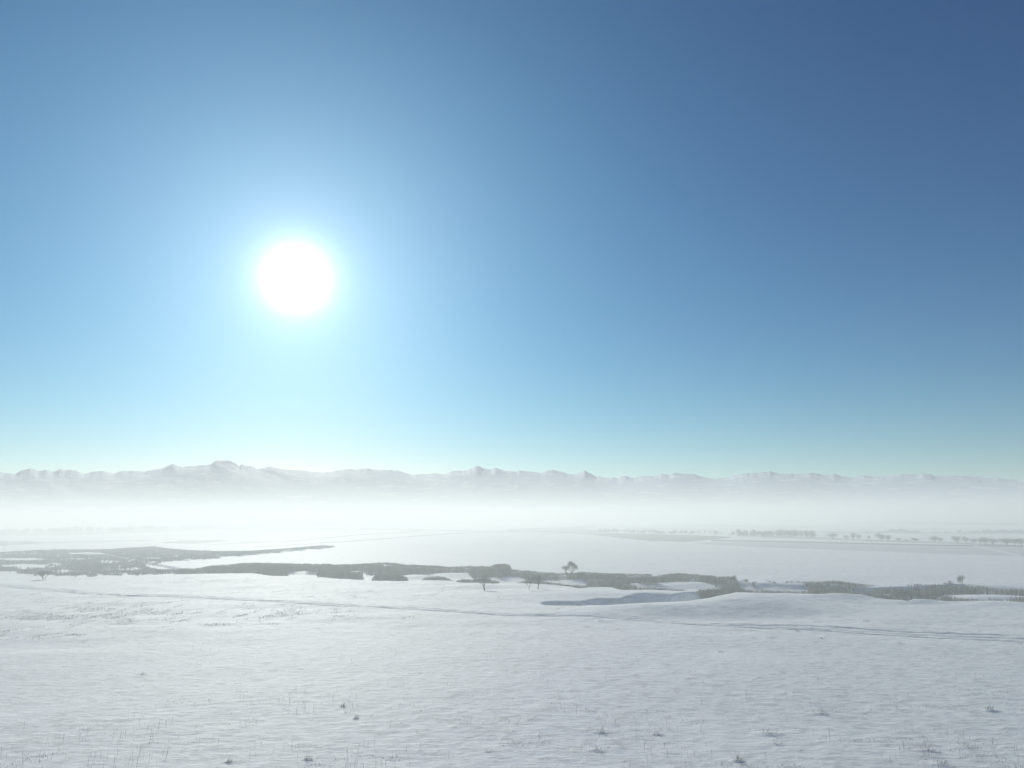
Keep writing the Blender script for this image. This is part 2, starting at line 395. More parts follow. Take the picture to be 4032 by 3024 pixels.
def near_gap(x, y):
    px, _ = pix(x, y); return np.hypot(x, y) - np.interp(px, _gx, R_NEAR)
def reed_fill(top, bot, per_m2, hmax, name, label, cat=None, kind=None, group=None, mat=REED, holes=(), zref=-.4, wd=(.05, .13), keep=2.5, gap=-.22):
    """fill the band between two photo curves (tips above, feet below) with reeds standing on the terrain"""
    x0, x1 = max(top[0][0], bot[0][0]), min(top[-1][0], bot[-1][0])
    top = np.array(top); bot = np.array(bot)
    cx = np.array([x0, x1, x0, x1]); ty = top[:, 1].min(); by = bot[:, 1].max()
    X, Y = plan(cx, np.array([ty + 2, ty + 2, by, by]), zref)
    area = (X.max() - X.min()) * (Y.max() - Y.min()) if False else None
    # sample uniformly on the ground inside the bounding box
    xa, xb, ya, yb = X.min() - 5, X.max() + 5, Y.min() - 5, Y.max() + 40
    n = int((xb - xa) * (yb - ya) * per_m2)
    x = rng.uniform(xa, xb, n); y = rng.uniform(ya, yb, n)
    px, py = pix(x, y, zref)
    T = np.interp(px, top[:, 0], top[:, 1]); Bt = np.interp(px, bot[:, 0], bot[:, 1])
    wob = 9 * fbm(x / 5, y / 5, 61, 4); px = px + 16 * fbm(x / 4, y / 6, 62, 3)
    m = (px > x0) & (px < x1) & (py > T + 1.5) & (py < Bt + wob)
    m &= fbm(x / 6, y / 4, 63, 4) > gap
    for hx, hy, hw, hh in holes:
        m &= ((px - hx) / hw) ** 2 + ((py - hy - 2.5) / (hh * 1.9)) ** 2 > 1 + .5 * fbm(x / 9, y / 9, 65, 3)
    if keep: m &= near_gap(x, y) > keep
    x, y, px, T = x[m], y[m], px[m], T[m]
    z = height(x, y)
    # tips may not rise past the photographed outline of the bed
    d = ray(px, T); k = y / d[:, 1]; ztop = CAM_H + d[:, 2] * k + .45 * fbm(x / 3, y / 3, 67, 2) + .3 * fbm(x / 12, y / 12, 68, 2)
    h = np.minimum(hmax * (.8 + .35 * fbm(x / 8, y / 8, 69, 3)) * rng.uniform(.72, 1.1, len(x)), np.maximum(ztop - z, .25) * (.62 + .48 * rng.uniform(0, 1, len(x)) ** .8))
    ok = h > .35
    x, y, z, h = x[ok], y[ok], z[ok], h[ok]
    # a few taller plumes
    return blades(name, x, y, z - .1, h + .1, rng.uniform(*wd, len(x)), .12, mat, label, cat, kind, group, taper=.5)

U = '700,2240 768,2238 820,2230 881,2224 1000,2216 1100,2219 1226,2221 1407,2221 1450,2219 1497,2216 1540,2218 1600,2222 1678,2226 1710,2226 1768,2233 1800,2229 1859,2230 1930,2228 1963,2221 1990,2221 2008,2228 2015,2243 2100,2250 2226,2257 2300,2253 2362,2255 2450,2258 2542,2262 2600,2265 2640,2261 2678,2259 2760,2264 2859,2272 2890,2270 2905,2284 2912,2292'
B = '700,2262 1000,2258 1050,2265 1068,2270 1120,2270 1132,2262 1140,2248 1240,2248 1250,2264 1300,2272 1425,2274 1430,2264 1376,2244 1522,2250 1560,2256 1640,2260 1700,2258 1720,2250 1761,2246 1835,2247 1850,2262 1900,2272 1960,2274 2010,2268 2100,2272 2226,2272 2300,2282 2330,2296 2362,2302 2407,2304 2452,2295 2520,2288 2565,2292 2633,2284 2723,2280 2791,2289 2840,2306 2859,2316 2912,2316'
B = B.replace('1430,2264 1376,2244 1522,2250', '1430,2252 1522,2251')
reed_fill(pts(U), pts(B), 8.5, 3.0, 'reed_belt', 'long belt of grey-brown reeds filling the sunken creek', kind='stuff', holes=[(1400, 2250, 40, 4)])
U2 = '2955,2291 3000,2288 3100,2290 3180,2290 3233,2288 3300,2290 3360,2296 3420,2302 3520,2303 3653,2301 3700,2297 3790,2301 3840,2305 3900,2310 3960,2315 4032,2319 4300,2330'
B2 = '2955,2298 3000,2300 3140,2303 3200,2315 3233,2326 3300,2320 3373,2318 3466,2326 3536,2334 3653,2340 3700,2332 3720,2322 3793,2330 3840,2322 3933,2328 3975,2330 4032,2328 4300,2340'
reed_fill(pts(U2), pts(B2), 8.5, 2.6, 'reed_belt', 'brown reed belt along the far bank of the creek on the right', kind='stuff')
PATCH = [
 ('1462,2276 1480,2262 1500,2257 1560,2258 1600,2270 1610,2284', '1462,2290 1610,2290', 'oval grey reed patch below the belt, left of two like it'),
 ('1652,2284 1680,2272 1710,2269 1750,2271 1790,2285', '1652,2289 1790,2290', 'small low reed patch on open snow between two larger patches'),
 ('1795,2288 1815,2279 1850,2281 1900,2278 1950,2284 1975,2294', '1795,2300 1975,2300', 'reed patch behind the lone bare tree that stands left of the paired trees'),
 ('2030,2297 2060,2288 2130,2286 2200,2296 2271,2301 2330,2303 2370,2312', '2030,2302 2370,2330', 'thin strip of reeds behind the paired bare trees'),
 ('2405,2310 2434,2298 2497,2300 2588,2311 2655,2316 2732,2328', '2405,2335 2732,2340', 'reed patch curving along the near bank above the blue shadowed gully'),
 ('2738,2326 2760,2319 2791,2315 2859,2312 2930,2313 3000,2322 3070,2324 3140,2329 3200,2329 3243,2324 3303,2321 3373,2331 3466,2336 3536,2343 3606,2361', '2738,2350 3606,2385', 'long brown reed strip hugging the near snow bank right of centre'),
 ('3690,2358 3714,2346 3793,2350 3886,2357 3962,2367', '3690,2375 3962,2378', 'tawny reed strip under the bushy tree on the far bank'),
 ('3972,2356 3985,2347 4032,2345 4300,2352', '3972,2384 4300,2395', 'brown reed patch at the right end of the creek'),
]
for t_, b_, lab in PATCH:
    reed_fill(pts(t_), pts(b_), 12, 2.5, 'reed_patch', lab, 'reeds', None, 'separate reed patches in the creek', keep=1.5)
MT = '-900,2180 0,2174 136,2165 226,2163 384,2163 610,2151 640,2156 669,2160 723,2164 860,2169 1000,2168 1150,2157 1271,2147 1335,2150'
MB = '-900,2250 0,2252 90,2260 271,2268 497,2266 565,2262 700,2262 701,2210 723,2208 860,2196 1000,2184 1335,2151'
MB = '-900,2250 0,2252 90,2260 271,2268 497,2266 566,2262 567,2223 723,2208 860,2196 1000,2184 1335,2152'
reed_fill(pts(MT), pts(MB), 2.0, 1.4, 'marsh_reeds', 'broad grey-blue reed marsh on the left half of the plain', kind='stuff', mat=REED2, zref=0,
          holes=[(100, 2222, 95, 4.5), (80, 2197, 110, 3.5), (220, 2215, 30, 2), (255, 2243, 45, 2), (435, 2208, 55, 2), (600, 2198, 40, 2), (390, 2257, 22, 2.5),
                 (485, 2254, 22, 3.5), (290, 2196, 80, 1.6), (580, 2257, 60, 2), (30, 2248, 60, 3.5), (-400, 2210, 200, 6), (330, 2176, 70, 1.5)], wd=(.14, .4), keep=0, gap=-.12)
reed_fill(pts('560,2224 600,2236 633,2240 700,2241 760,2240'), pts('560,2266 760,2262'), 1.6, 1.8, 'marsh_reeds', 'narrow reed neck below the pointed tip of the white field', kind='stuff', mat=REED2, zref=-1, wd=(.2, .5), keep=0)

# dry brush poking through the snow on the left, thinning to the right
def scatter(n, x0, x1, y0, y1):
    px = rng.uniform(x0, x1, n); py = y0 + (y1 - y0) * rng.uniform(0, 1, n)
    x, y = plan(px, py); return px, py, x, y
def brush():
    px, py, x, y = scatter(420000, -700, 2300, 2268, 2540)
    dens = fbm(x / 4, y / 7, 91, 5)
    zone = np.maximum.reduce([
        1 - np.hypot((px - 250) / 900, (py - 2420) / 75), 1.1 - np.hypot((px + 50) / 420, (py - 2480) / 36),
        1 - np.hypot((px - 1150) / 480, (py - 2410) / 40), .95 - np.hypot((px - 800) / 500, (py - 2285) / 18),
        .9 - np.hypot((px - 1500) / 420, (py - 2345) / 18), .5 - np.hypot((px - 1300) / 900, (py - 2330) / 60)])
    dens = .6 * dens + .5 * fbm(x / 1.8, y / 4, 95, 3)
    m = dens + rng.normal(0, .13, len(x)) > .44 - .50 * np.clip(zone, -.5, 1)
    m &= near_gap(x, y) < -3
    m &= rng.uniform(0, 1, len(x)) < .75
    x, y = x[m], y[m]; n = len(x)
    h = rng.uniform(.04, .2, n) * (1 + .5 * fbm(x / 6, y / 6, 93, 2))
    return blades('brush', x, y, height(x, y) - .03, h, rng.uniform(.03, .09, n), .9, BRUSH, 'dry low brush poking through snow along the ruts on the left', kind='stuff')
brush()
def stalks():
    px, py, x, y = scatter(4600, -300, 4500, 2480, 3080)
    dens = fbm(x / 14, y / 10, 101, 3) + .25 * ss((py - 2700) / 300)
    dens = dens + .5 * fbm(x / 2.5, y / 2.5, 103, 2)
    m = (dens > .34) & (rng.uniform(0, 1, len(x)) < .9); x, y = x[m], y[m]; n = len(x)
    h = rng.uniform(.25, 1.0, n) ** 1.3
    blades('weed_stalks', x, y, height(x, y) - .03, h, rng.uniform(.012, .026, n), .12, GRASS, 'sparse thin dry weed stalks standing in the foreground snow', kind='stuff', taper=.9)
    px, py, x, y = scatter(60000, -300, 4500, 2390, 3080)
    dens = fbm(x / 5, y / 4, 111, 4)
    m = dens > .36; x, y = x[m], y[m]; n = len(x)
    blades('grass_tips', x, y, height(x, y) - .02, rng.uniform(.03, .14, n), rng.uniform(.02, .05, n), .6, GRASS, 'short dry grass tips showing through the thin snow', kind='stuff')
stalks()

# ------------------------------------------------------------------ dry shrubs one can point at
def at(px, py):
    x, y = plan([px], [py]); x, y = float(x[0]), float(y[0])
    for _ in range(3):
        z = float(height(np.array([x]), np.array([y]))[0]); q = plan([px], [py], z); x, y = float(q[0][0]), float(q[1][0])
    return x, y, z
def shrub(px, py, wpx, hpx, label):
    x, y, z = at(px, py); r = math.hypot(x, y); W = wpx / FPX * r * .3; H = hpx / FPX * r * .85
    n = 34
    a = rng.uniform(0, 2 * math.pi, n); q = rng.uniform(0, 1, n) ** .7
    bx = x + W * q * np.cos(a); by = y + W * 1.1 * q * np.sin(a)
    hh = H * (1.15 - q * .8) * rng.uniform(.5, 1.1, n)
    z_ = height(bx, by)
    root = bpy.data.objects.new('dry_shrub', None); C.objects.link(root); root.location = (x, y, z)
    tag(root, label, 'shrub', 'dry shrubs in the snow')
    o = blades('twigs', bx - x, by - y, z_ - z - .05, hh + .05, rng.uniform(.015, .035, n), 1.0, GRASS, None, parent=root, taper=.3)
    # snow heaped on its sunny side
    m = 14; k = 8
    th = np.linspace(0, 2 * math.pi, m, endpoint=False); V = [[0, 0, H * .16]]
    for i in range(1, k + 1):
        f = i / k
        for t in th:
            vx, vy = W * 2.6 * f * math.cos(t), W * 1.6 * f * math.sin(t)
            zz = float(height(np.array([x + vx]), np.array([y + vy]))[0]) - z
            V.append([vx, vy, zz - .04 * f + H * .16 * (1 - f * f) ** 2 + (.03 * (random.random() - .5) if f < .9 else 0)])
    Fc = [[0, 1 + j, 1 + (j + 1) % m, 1 + (j + 1) % m] for j in range(m)]
    mesh = bpy.data.meshes.new('snow_heap')
    faces = [(0, 1 + j, 1 + (j + 1) % m) for j in range(m)]
    for i in range(k - 1):
        for j in range(m):
            a0 = 1 + i * m + j; a1 = 1 + i * m + (j + 1) % m
            faces.append((a0, a0 + m, a1 + m, a1))
    mesh.from_pydata(V, [], faces); mesh.polygons.foreach_set('use_smooth', [True] * len(faces)); mesh.materials.append(SNOW)
    s = bpy.data.objects.new('snow_heap', mesh); C.objects.link(s); s.parent = root
SHRUBS = [(2350, 2955, 95, 26, 'dark dry shrub with a sharp blue shadow near the bottom edge, right of centre'),
          (2362, 2884, 70, 26, 'thin shrub with upright stems just above the darkest foreground shrub'),
          (3228, 2810, 85, 24, 'wide flat shrub with blue shadow alone in the open snow on the right'),
          (2905, 2997, 60, 34, 'ragged shrub with tall stems at the bottom edge, right of centre'),
          (3045, 2928, 110, 14, 'long low row of dry tufts lying flat on the snow'),
          (3800, 2940, 110, 16, 'low spread shrub throwing a long thin shadow at lower right'),
          (3020, 2890, 110, 32, 'loose clump of upright grass stems above the long low tuft row'),
          (3705, 3012, 90, 26, 'bunch of dark stems in the lower right corner area'),
          (3900, 2798, 60, 24, 'fan-shaped shrub of thin stems near the right edge'),
          (3650, 2955, 90, 24, 'sparse tuft left of the low spread shrub at lower right'),
          (1927, 2960, 55, 10, 'small blue-shadowed tuft just left of the middle of the foreground'),
          (3139, 2487, 40, 9, 'round tuft lying right on the near side of the wheel ruts'),
          (3405, 2446, 38, 11, 'pale tuft alone between the ruts and the creek bank'),
          (2362, 2447, 40, 9, 'low tuft just below the bend of the ruts, right of its twin'),
          (2312, 2467, 42, 8, 'flat tuft below the bend of the ruts, left of its twin'),
          (2835, 2567, 40, 8, 'small dark tuft below the ruts in open snow, right of centre'),
          (3232, 2513, 34, 7, 'slim dark tuft on the snow below the ruts, beside the round tuft'),
          (2585, 2893, 55, 20, 'pair of spiky tufts between the two biggest foreground shrubs'),
          (3545, 2535, 60, 7, 'stretched flat tuft of grass under the ruts on the right'),
          (1400, 2830, 40, 18, 'upright stem cluster in the lower left foreground'),
          (1350, 2780, 36, 15, 'dark spiky stems in the middle left foreground above another stem cluster'),
          (1210, 2990, 60, 22, 'bundle of tall thin stems at the bottom edge left of centre'),
          (900, 3000, 40, 20, 'tall thin stem bundle at the bottom edge, far left'),
          (560, 2420 + 235, 50, 10, 'lone small tuft in the smooth snow of the left foreground')]
for s_ in SHRUBS: shrub(*s_)

# ------------------------------------------------------------------ trees
class MB:
    def __init__(s): s.v = []; s.f = []
    def tube(s, a, b, ra, rb, n=5):
        a = Vector(a); b = Vector(b); d = (b - a).normalized(); u = d.orthogonal().normalized(); w_ = d.cross(u); k = len(s.v)
        for c, r in ((a, ra), (b, rb)):
            for i in range(n):
                t = 2 * math.pi * i / n; s.v.append(c + (u * math.cos(t) + w_ * math.sin(t)) * r)
        for i in range(n): s.f.append((k + i, k + (i + 1) % n, k + n + (i + 1) % n, k + n + i))
    def blade(s, a, b, w_):
        a = Vector(a); b = Vector(b); u = (b - a).cross(Vector((random.gauss(0, 1), random.gauss(0, 1), random.gauss(0, 1)))).normalized() * w_ / 2
        k = len(s.v); s.v += [a - u, a + u, b + u * .4, b - u * .4]; s.f.append((k, k + 1, k + 2, k + 3))
    def box(s, a, b, t):
        s.tube(a, b, t, t, 4)
    def build(s, name, mat, parent=None):
        m = bpy.data.meshes.new(name); m.from_pydata([tuple(q) for q in s.v], [], s.f); m.materials.append(mat)
        o = bpy.data.objects.new(name, m); C.objects.link(o); o.parent = parent; return o
def grow(T, K, p, d, ln, r, lvl, spread, up, tw, top=9):
    """a limb of a few bent pieces that forks; the last levels are thin twigs for the crown"""
    n = 3; q = Vector(p); dd = Vector(d).normalized()
    for i in range(n):
        j = .13 if lvl < top else .035
        dd = (dd + Vector((random.gauss(0, j), random.gauss(0, j), random.gauss(0, .06) + up * .08))).normalized()
        e = q + dd * ln / n; r1 = r * (1 - .13 * (i + 1))
        T.tube(q, e, r * (1 - .13 * i), r1, 5 if lvl > 2 else 4)
        q = e
        if lvl <= 2:
            for _ in range(2):
                t = (dd + Vector((random.gauss(0, 1), random.gauss(0, 1), random.gauss(.2, .8))) * .8).normalized()
                K.blade(q, q + t * ln * random.uniform(.4, .9), tw)
    if lvl == 0:
        for _ in range(4):
            t = (dd + Vector((random.gauss(0, 1), random.gauss(0, 1), random.gauss(.1, .9))) * .7).normalized()
            K.blade(q, q + t * ln * random.uniform(.5, 1.1), tw)
        return
    nb = random.choice((3, 3, 4)) if lvl > 2 else 3; a0 = random.uniform(0, 6.28)
    for i in range(nb):
        a = a0 + 6.28 * i / nb + random.uniform(-.5, .5); o = dd.orthogonal().normalized(); o = (o * math.cos(a) + dd.cross(o) * math.sin(a))
        nd = (dd + o * random.uniform(.4, 1.0) * spread + Vector((0, 0, up * .25))).normalized()
        grow(T, K, q, nd, ln * random.uniform(.68, .92), r * .58, lvl - 1, spread, up, tw, top)
def make_tree(label, loc, H, Wd, stems=1, trunk=.22, lvl=4, spread=.72, up=.45, seed=1, group=None, tw=.022, name='bare_tree', cat='tree', stem_r=.16):
    random.seed(seed); T, K = MB(), MB()
    for s in range(stems):
        a = 2.4 * s + seed; d = Vector((math.cos(a) * .35 * (stems > 1), math.sin(a) * .35 * (stems > 1), 1))
        grow(T, K, Vector((math.cos(a) * .12 * (stems > 1), math.sin(a) * .12 * (stems > 1), -.3)), d, H * trunk + .3, stem_r, lvl, spread, up, tw, lvl)
    allv = T.v + K.v
    zt = sorted(q.z for q in allv)[int(len(allv) * .995)]; xs = sorted(q.x for q in allv); xw = xs[int(len(xs) * .97)] - xs[int(len(xs) * .03)]
    sz, sx = H / zt, Wd / xw
    for M in (T, K):
        for q in M.v: q.x *= sx; q.y *= sx; q.z *= sz
    root = bpy.data.objects.new(name, None); C.objects.link(root); root.location = loc
    tag(root, label, cat, group)
    T.build('trunk', BARK, root); K.build('crown', TWIG, root)
    return root
def tree_at(px, py, hpx, wpx, label, **k):
    x, y, z = at(px, py); r = math.hypot(x, y)
    return make_tree(label, (x, y, z), hpx / FPX * r, wpx / FPX * r, **k)
tree_at(2119, 2320, 52, 36, 'taller bare tree of the pair on the near snow bank', seed=3, trunk=.2)
tree_at(2083, 2324, 46, 30, 'shorter bare tree leaning left of its taller twin', seed=8, trunk=.2, stem_r=.12)
tree_at(1908, 2323, 54, 46, 'lone bare tree with a wide fan crown left of the paired trees', seed=5, trunk=.18)
def oat(px, py):   # a point on the far bank
    return at(px, py)
tree_at(2250, 2266, 52, 44, 'bushy bare tree above the reed belt on the far bank, left of centre right', seed=11, trunk=.2, lvl=5, stem_r=.2, stems=2)
tree_at(2230, 2264, 36, 24, 'small bare tree touching the bushy tree on the far bank', seed=12, trunk=.2, stem_r=.1)
tree_at(174, 2281, 27, 34, 'wide bare tree standing alone at the far left edge of the snow bank', seed=17, trunk=.15, stems=3, stem_r=.1)
tree_at(146, 2281, 18, 8, 'spindly sapling leaning beside the wide tree at far left', seed=18, trunk=.4, lvl=2, stem_r=.07)

# hedgerow trees: four shapes, copied and scaled
def crown_tree(label, H, seed, name='hedgerow_tree', cat='tree', group='bare trees along the field edge', low=.42):
    random.seed(seed); T, K = MB(), MB()
    T.tube((0, 0, -.3), (0, 0, H * .3), .25, .16, 5)
    for i in range(9):
        a = random.uniform(0, 6.28); e = Vector((math.cos(a) * H * .3, math.sin(a) * H * .3, H * random.uniform(.45, .85)))
        m_ = Vector((e.x * .35, e.y * .35, H * .3 + (e.z - H * .3) * .6)); T.tube((0, 0, H * random.uniform(.15, .3)), m_, .12, .08, 4); T.tube(m_, e, .08, .03, 4)
    lobes = [(Vector((random.uniform(-.3, .3), random.uniform(-.3, .3), random.uniform(low, .72))) * H, H * random.uniform(.2, .3)) for _ in range(7)]
    for c, r in lobes:
        for _ in range(150):
            d = Vector((random.gauss(0, 1), random.gauss(0, 1), random.gauss(0, 1))).normalized(); q = c + d * r * random.random() ** .4
            if q.z < H * .02: continue
            K.blade(q, q + (d + Vector((random.gauss(0, .5), random.gauss(0, .5), .4))) * H * .07, .13)
    root = bpy.data.objects.new(name, None); C.objects.link(root); tag(root, label, cat, group)
    T.build('trunk', BARK, root); K.build('crown', TWIG, root); return root
def bushy(px, py, hpx, wpx, label, seed, name, cat):
    x, y, z = at(px, py); r = math.hypot(x, y)
    o = crown_tree(label, 7.0, seed, name, cat, None, .2); o.location = (x, y, z); o.scale = (wpx / FPX * r / 6.2, wpx / FPX * r / 6.2, hpx / FPX * r / 6.6)
bushy(3791, 2299, 30, 22, 'dense dark little tree on the far bank at right', 14, 'bare_tree', 'tree')
bushy(3743, 2302, 12, 14, 'round bush beside the dense dark little tree', 15, 'bush', 'bush')
bushy(2890, 2287, 20, 26, 'brushy thicket at the right end of the long reed belt', 19, 'bush', 'bush')
bushy(2936, 2293, 13, 26, 'arched bush just right of the brushy thicket', 20, 'bush', 'bush')
bushy(1566, 2287, 0.1 + 8, 12, 'tiny bush at the foot of the oval grey reed patch', 21, 'bush', 'bush')
PROTO = [None] * 4
def hedge(px, top, base, wpx, label, k, group, i):
    x, y, z = at(px, base); r = math.hypot(x, y); H = (base - top) / FPX * r; W = wpx / FPX * r
    if PROTO[k] is None: o = PROTO[k] = crown_tree(label, 7.0, 50 + k)
    else:
        o = PROTO[k].copy(); C.objects.link(o)
        for ch in PROTO[k].children:
            c = ch.copy(); C.objects.link(c); c.parent = o
    o.location = (x, y, z); o.scale = (W / 6.2, W / 6.2, H / 6.6); o.rotation_euler = (0, 0, i * 1.7)
    o['label'] = label; o['group'] = group
HR = [(210, 100, 60, 112, 'broad rounded hedgerow tree, first of the row beyond the wood'), (355, 50, 78, 116, 'low hedgerow tree close left of a taller round one'),
      (430, 62, 56, 120, 'round-topped hedgerow tree in the group of three'), (492, 46, 68, 122, 'flat-topped hedgerow tree, right one of the group of three'),
      (590, 32, 84, 126, 'small faint hedgerow shrub tree between two groups'), (722, 92, 68, 138, 'biggest round hedgerow tree of a close pair'),
      (795, 50, 78, 140, 'narrower tree leaning on the biggest round hedgerow tree'), (900, 44, 106, 141, 'low round hedge bush right of the biggest pair'),
      (990, 40, 122, 144, 'very low hedge bush between two round bushes'), (1075, 64, 108, 147, 'domed hedge bush midway along the row'),
      (1280, 74, 90, 153, 'tall oval hedgerow tree with a slim neighbour on its right'), (1342, 26, 104, 156, 'slim upright tree right of the tall oval one'),
      (1515, 78, 97, 160, 'oval hedgerow tree left of a narrow gap'), (1605, 46, 102, 164, 'narrow ragged tree right of the gap'),
      (1690, 44, 118, 166, 'short tree at the left of the four-tree clump'), (1755, 60, 112, 168, 'grey tree second in the four-tree clump'),
      (1812, 62, 110, 172, 'dark full tree third in the four-tree clump'), (1888, 76, 120, 176, 'round tree closing the four-tree clump at right'),
      (2035, 96, 117, 182, 'wide tree opening the last clump near the right edge'), (2112, 80, 120, 186, 'dark middle tree of the last clump at the right edge'),
      (2190, 64, 124, 189, 'last tree of the row cut by the right edge')]
for i, (X, W_, t_, b_, lab) in enumerate(HR):
    hedge(3200 + X * .376, 2080 + t_ * .376, 2080 + b_ * .376, W_ * .376 * 1.05, lab, i % 4, 'bare trees along the field edge', i)
# farther row behind
def mass(name, label, spec, seed, wbl=.35, dens=1.0):
    """far-off wood: spec = (px, top, base, width px) lumps joined in one mesh"""
    random.seed(seed); K = MB()
    for px, top, base, wpx in spec:
        x, y = plan([px], [base]); x, y = float(x[0]), float(y[0]); r = math.hypot(x, y); H = (base - top) / FPX * r; W = wpx / FPX * r
        K.tube((x, y, -.3), (x, y, H * .6), .22, .1, 4)
        for _ in range(int(130 * dens)):
            d = Vector((random.gauss(0, 1), random.gauss(0, 1), random.gauss(0, 1))).normalized() * random.random() ** .45
            q = Vector((x + d.x * W / 2, y + d.y * W / 2, H * (.55 + .42 * d.z)))
            K.blade(q, q + Vector((random.gauss(0, .5), random.gauss(0, .5), .8)) * H * .13, wbl)
    return tag(K.build(name, TWIG), label, kind='stuff')
sp = []
random.seed(5)
for X, h in ((700, 10), (730, 9), (760, 12), (800, 14), (830, 22), (850, 24), (880, 18), (905, 26), (930, 28), (950, 26), (975, 18), (1000, 20), (1030, 16), (1060, 15), (1085, 14), (1110, 12), (620, 9), (570, 10), (1280, 9), (1310, 7), (1400, 9), (1530, 18), (1545, 16), (1600, 8), (1640, 13), (1665, 12), (1700, 16), (1720, 17), (1745, 10)) + tuple((X, random.choice((12, 16, 20, 24))) for X in range(1790, 2500, 20)):
    sp.append((3200 + X * .376, 2080 + (43 - h * 1.25 + (X - 700) * .004) * .376, 2080 + (44 + (X - 700) * .004) * .376, 15))
mass('distant_hedge', 'faint line of bare trees crossing the far fields on the right', sp, 3)
sp = []
for i in range(150):
    px = random.uniform(2905, 3212); f = (px - 2905) / 307; base = random.uniform(2106, 2114) + 3 * f
    tp = 2081 + 9 * f + random.uniform(0, 14) - 4 * math.exp(-((px - 3110) / 18) ** 2) + 7 * abs(math.sin(px / 21.0)) * (px < 3060)
    sp.append((px, min(tp, base - 7), base, random.uniform(9, 18)))
mass('wood', 'low grey wood in the middle distance right of centre', sp, 6, dens=.6)
sp = []
for i in range(120):
    px = random.uniform(2355, 2930); base = 2093 + (px - 2355) * .022 + random.uniform(-5, 4)
    sp.append((px, base - random.uniform(4, 12), base, random.uniform(8, 18)))
mass('distant_scrub', 'pale strip of scrub running left from the low wood', sp, 8)
sp = []
for i in range(520):
    px = random.uniform(-700, 2150)
    base = np.interp(px, [-700, 0, 270, 500, 1000, 1500, 2150], [2117, 2104, 2101, 2096, 2076, 2068, 2063]) - random.uniform(0, 5)
    top = np.interp(px, [-700, 0, 1000, 1500, 2150], [2098, 2088, 2066, 2054, 2047]) + random.uniform(-1, 6) - 3 * (vn(np.array([px / 60.]), np.array([3.]), 4)[0])
    sp.append((px, min(top, base - 4), base, random.uniform(10, 24)))
mass('distant_tree_line', 'hazy tree line along the horizon on the left', sp, 9, wbl=1.3, dens=.7)
sp = []
for i in range(110):
    px = random.uniform(2000, 3600); base = np.interp(px, [2000, 3600], [2060, 2050]) + random.uniform(-3, 3)
    sp.append((px, base - random.uniform(3, 9), base, random.uniform(10, 26)))
for px in (3205, 3215, 3224, 3374, 3384): sp.append((px, 2033, 2045, 16))
mass('distant_tree_line', 'barely visible tree line on the horizon right of centre', sp, 10, wbl=.9, dens=.7)

# ------------------------------------------------------------------ pylons on the horizon at left
STEEL = material('galvanised_steel', (.30, .31, .32), .6)
def pylon(px, top, base, label, first=None):
    x, y = plan([px], [base]); x, y = float(x[0]), float(y[0]); r = math.hypot(x, y); H = (base - top) / FPX * r
    if first is None:
        root = bpy.data.objects.new('transmission_pylon', None); C.objects.link(root); tag(root, label, 'pylon', 'pylons along the horizon')
        M = MB(); h = 30.0
        for sx in (-1, 1):
            for sy in (-1, 1):
                M.tube((sx * 2.4, sy * 2.4, -.5), (sx * .8, sy * .8, h * .6), .34, .28, 4); M.tube((sx * .8, sy * .8, h * .6), (sx * .25, sy * .25, h), .28, .2, 4)
        lv = [0, .14, .28, .42, .55, .66, .76, .86, .95]
        wd = lambda f: 2.4 - (1.6 / .6) * f if f < .6 else .8 - .55 * (f - .6) / .4
        for a, b in zip(lv, lv[1:]):
            for c, d in (((-1, -1), (1, -1)), ((1, -1), (1, 1)), ((1, 1), (-1, 1)), ((-1, 1), (-1, -1))):
                M.tube((c[0] * wd(a), c[1] * wd(a), a * h), (d[0] * wd(b), d[1] * wd(b), b * h), .14, .14, 4)
                M.tube((d[0] * wd(a), d[1] * wd(a), a * h), (c[0] * wd(b), c[1] * wd(b), b * h), .07, .07, 4)
        M.build('mast', STEEL, root)
        for f, l in ((.66, 4.5), (.8, 5.2), (.94, 3.4)):
            A = MB()
            for s in (-1, 1):
                A.tube((0, 0, f * h), (s * l, 0, f * h), .12, .08, 4); A.tube((0, 0, f * h + 1.2), (s * l, 0, f * h), .08, .06, 4)
                A.tube((s * l, 0, f * h), (s * l, 0, f * h - 1.2), .07, .07, 4)
            A.build('cross_arm', STEEL, root)
    else:
        root = first.copy(); C.objects.link(root)
        for ch in first.children:
            c = ch.copy(); C.objects.link(c); c.parent = root
    root['label'] = label; root.location = (x, y, 0); root.scale = (H / 30,) * 3; root.rotation_euler = (0, 0, .5)
    return root
py0 = pylon(324, 2048, 2090, 'lattice pylon furthest left above the hazy tree line')
for a in ((579, 2040, 2084, 'lattice pylon second from the left above the hazy tree line'), (848, 2040, 2076, 'lattice pylon third from the left, above a dark tree clump'),
          (919, 2038, 2072, 'faint pylon just right of the third pylon'), (1149, 2036, 2066, 'faintest pylon, last one toward the glare under the sun')):
    pylon(*a, first=py0)

# ------------------------------------------------------------------ mountains beyond the haze layer
RIDGE1 = '0,170 30,178 100,182 130,165 190,148 240,165 290,158 330,170 370,155 440,157 490,168 525,185 580,168 640,163 710,180 755,167 850,165 900,170 930,158 1010,150 1045,132 1075,120 1120,140 1190,135 1215,138 1250,127 1310,122 1345,100 1400,97 1440,103 1490,133 1505,120 1530,133 1560,133 1600,150 1685,135 1730,148 1790,155 1850,158 1880,158 1920,168 1990,172 2060,170 2110,160 2150,153 2212,157'
RIDGE2 = '70,148 110,155 180,155 260,163 310,175 350,188 400,182 440,188 480,178 545,188 600,165 690,160 720,148 755,130 790,145 840,155 870,142 930,165 990,168 1020,162 1090,168 1150,178 1190,162 1230,158 1290,170 1320,185 1380,182 1425,163 1460,180 1500,200 1520,195 1560,208 1600,203 1630,210 1675,193 1730,210 1790,192 1830,197 1880,190 1900,183 1950,190 1975,178 2040,180 2090,182'
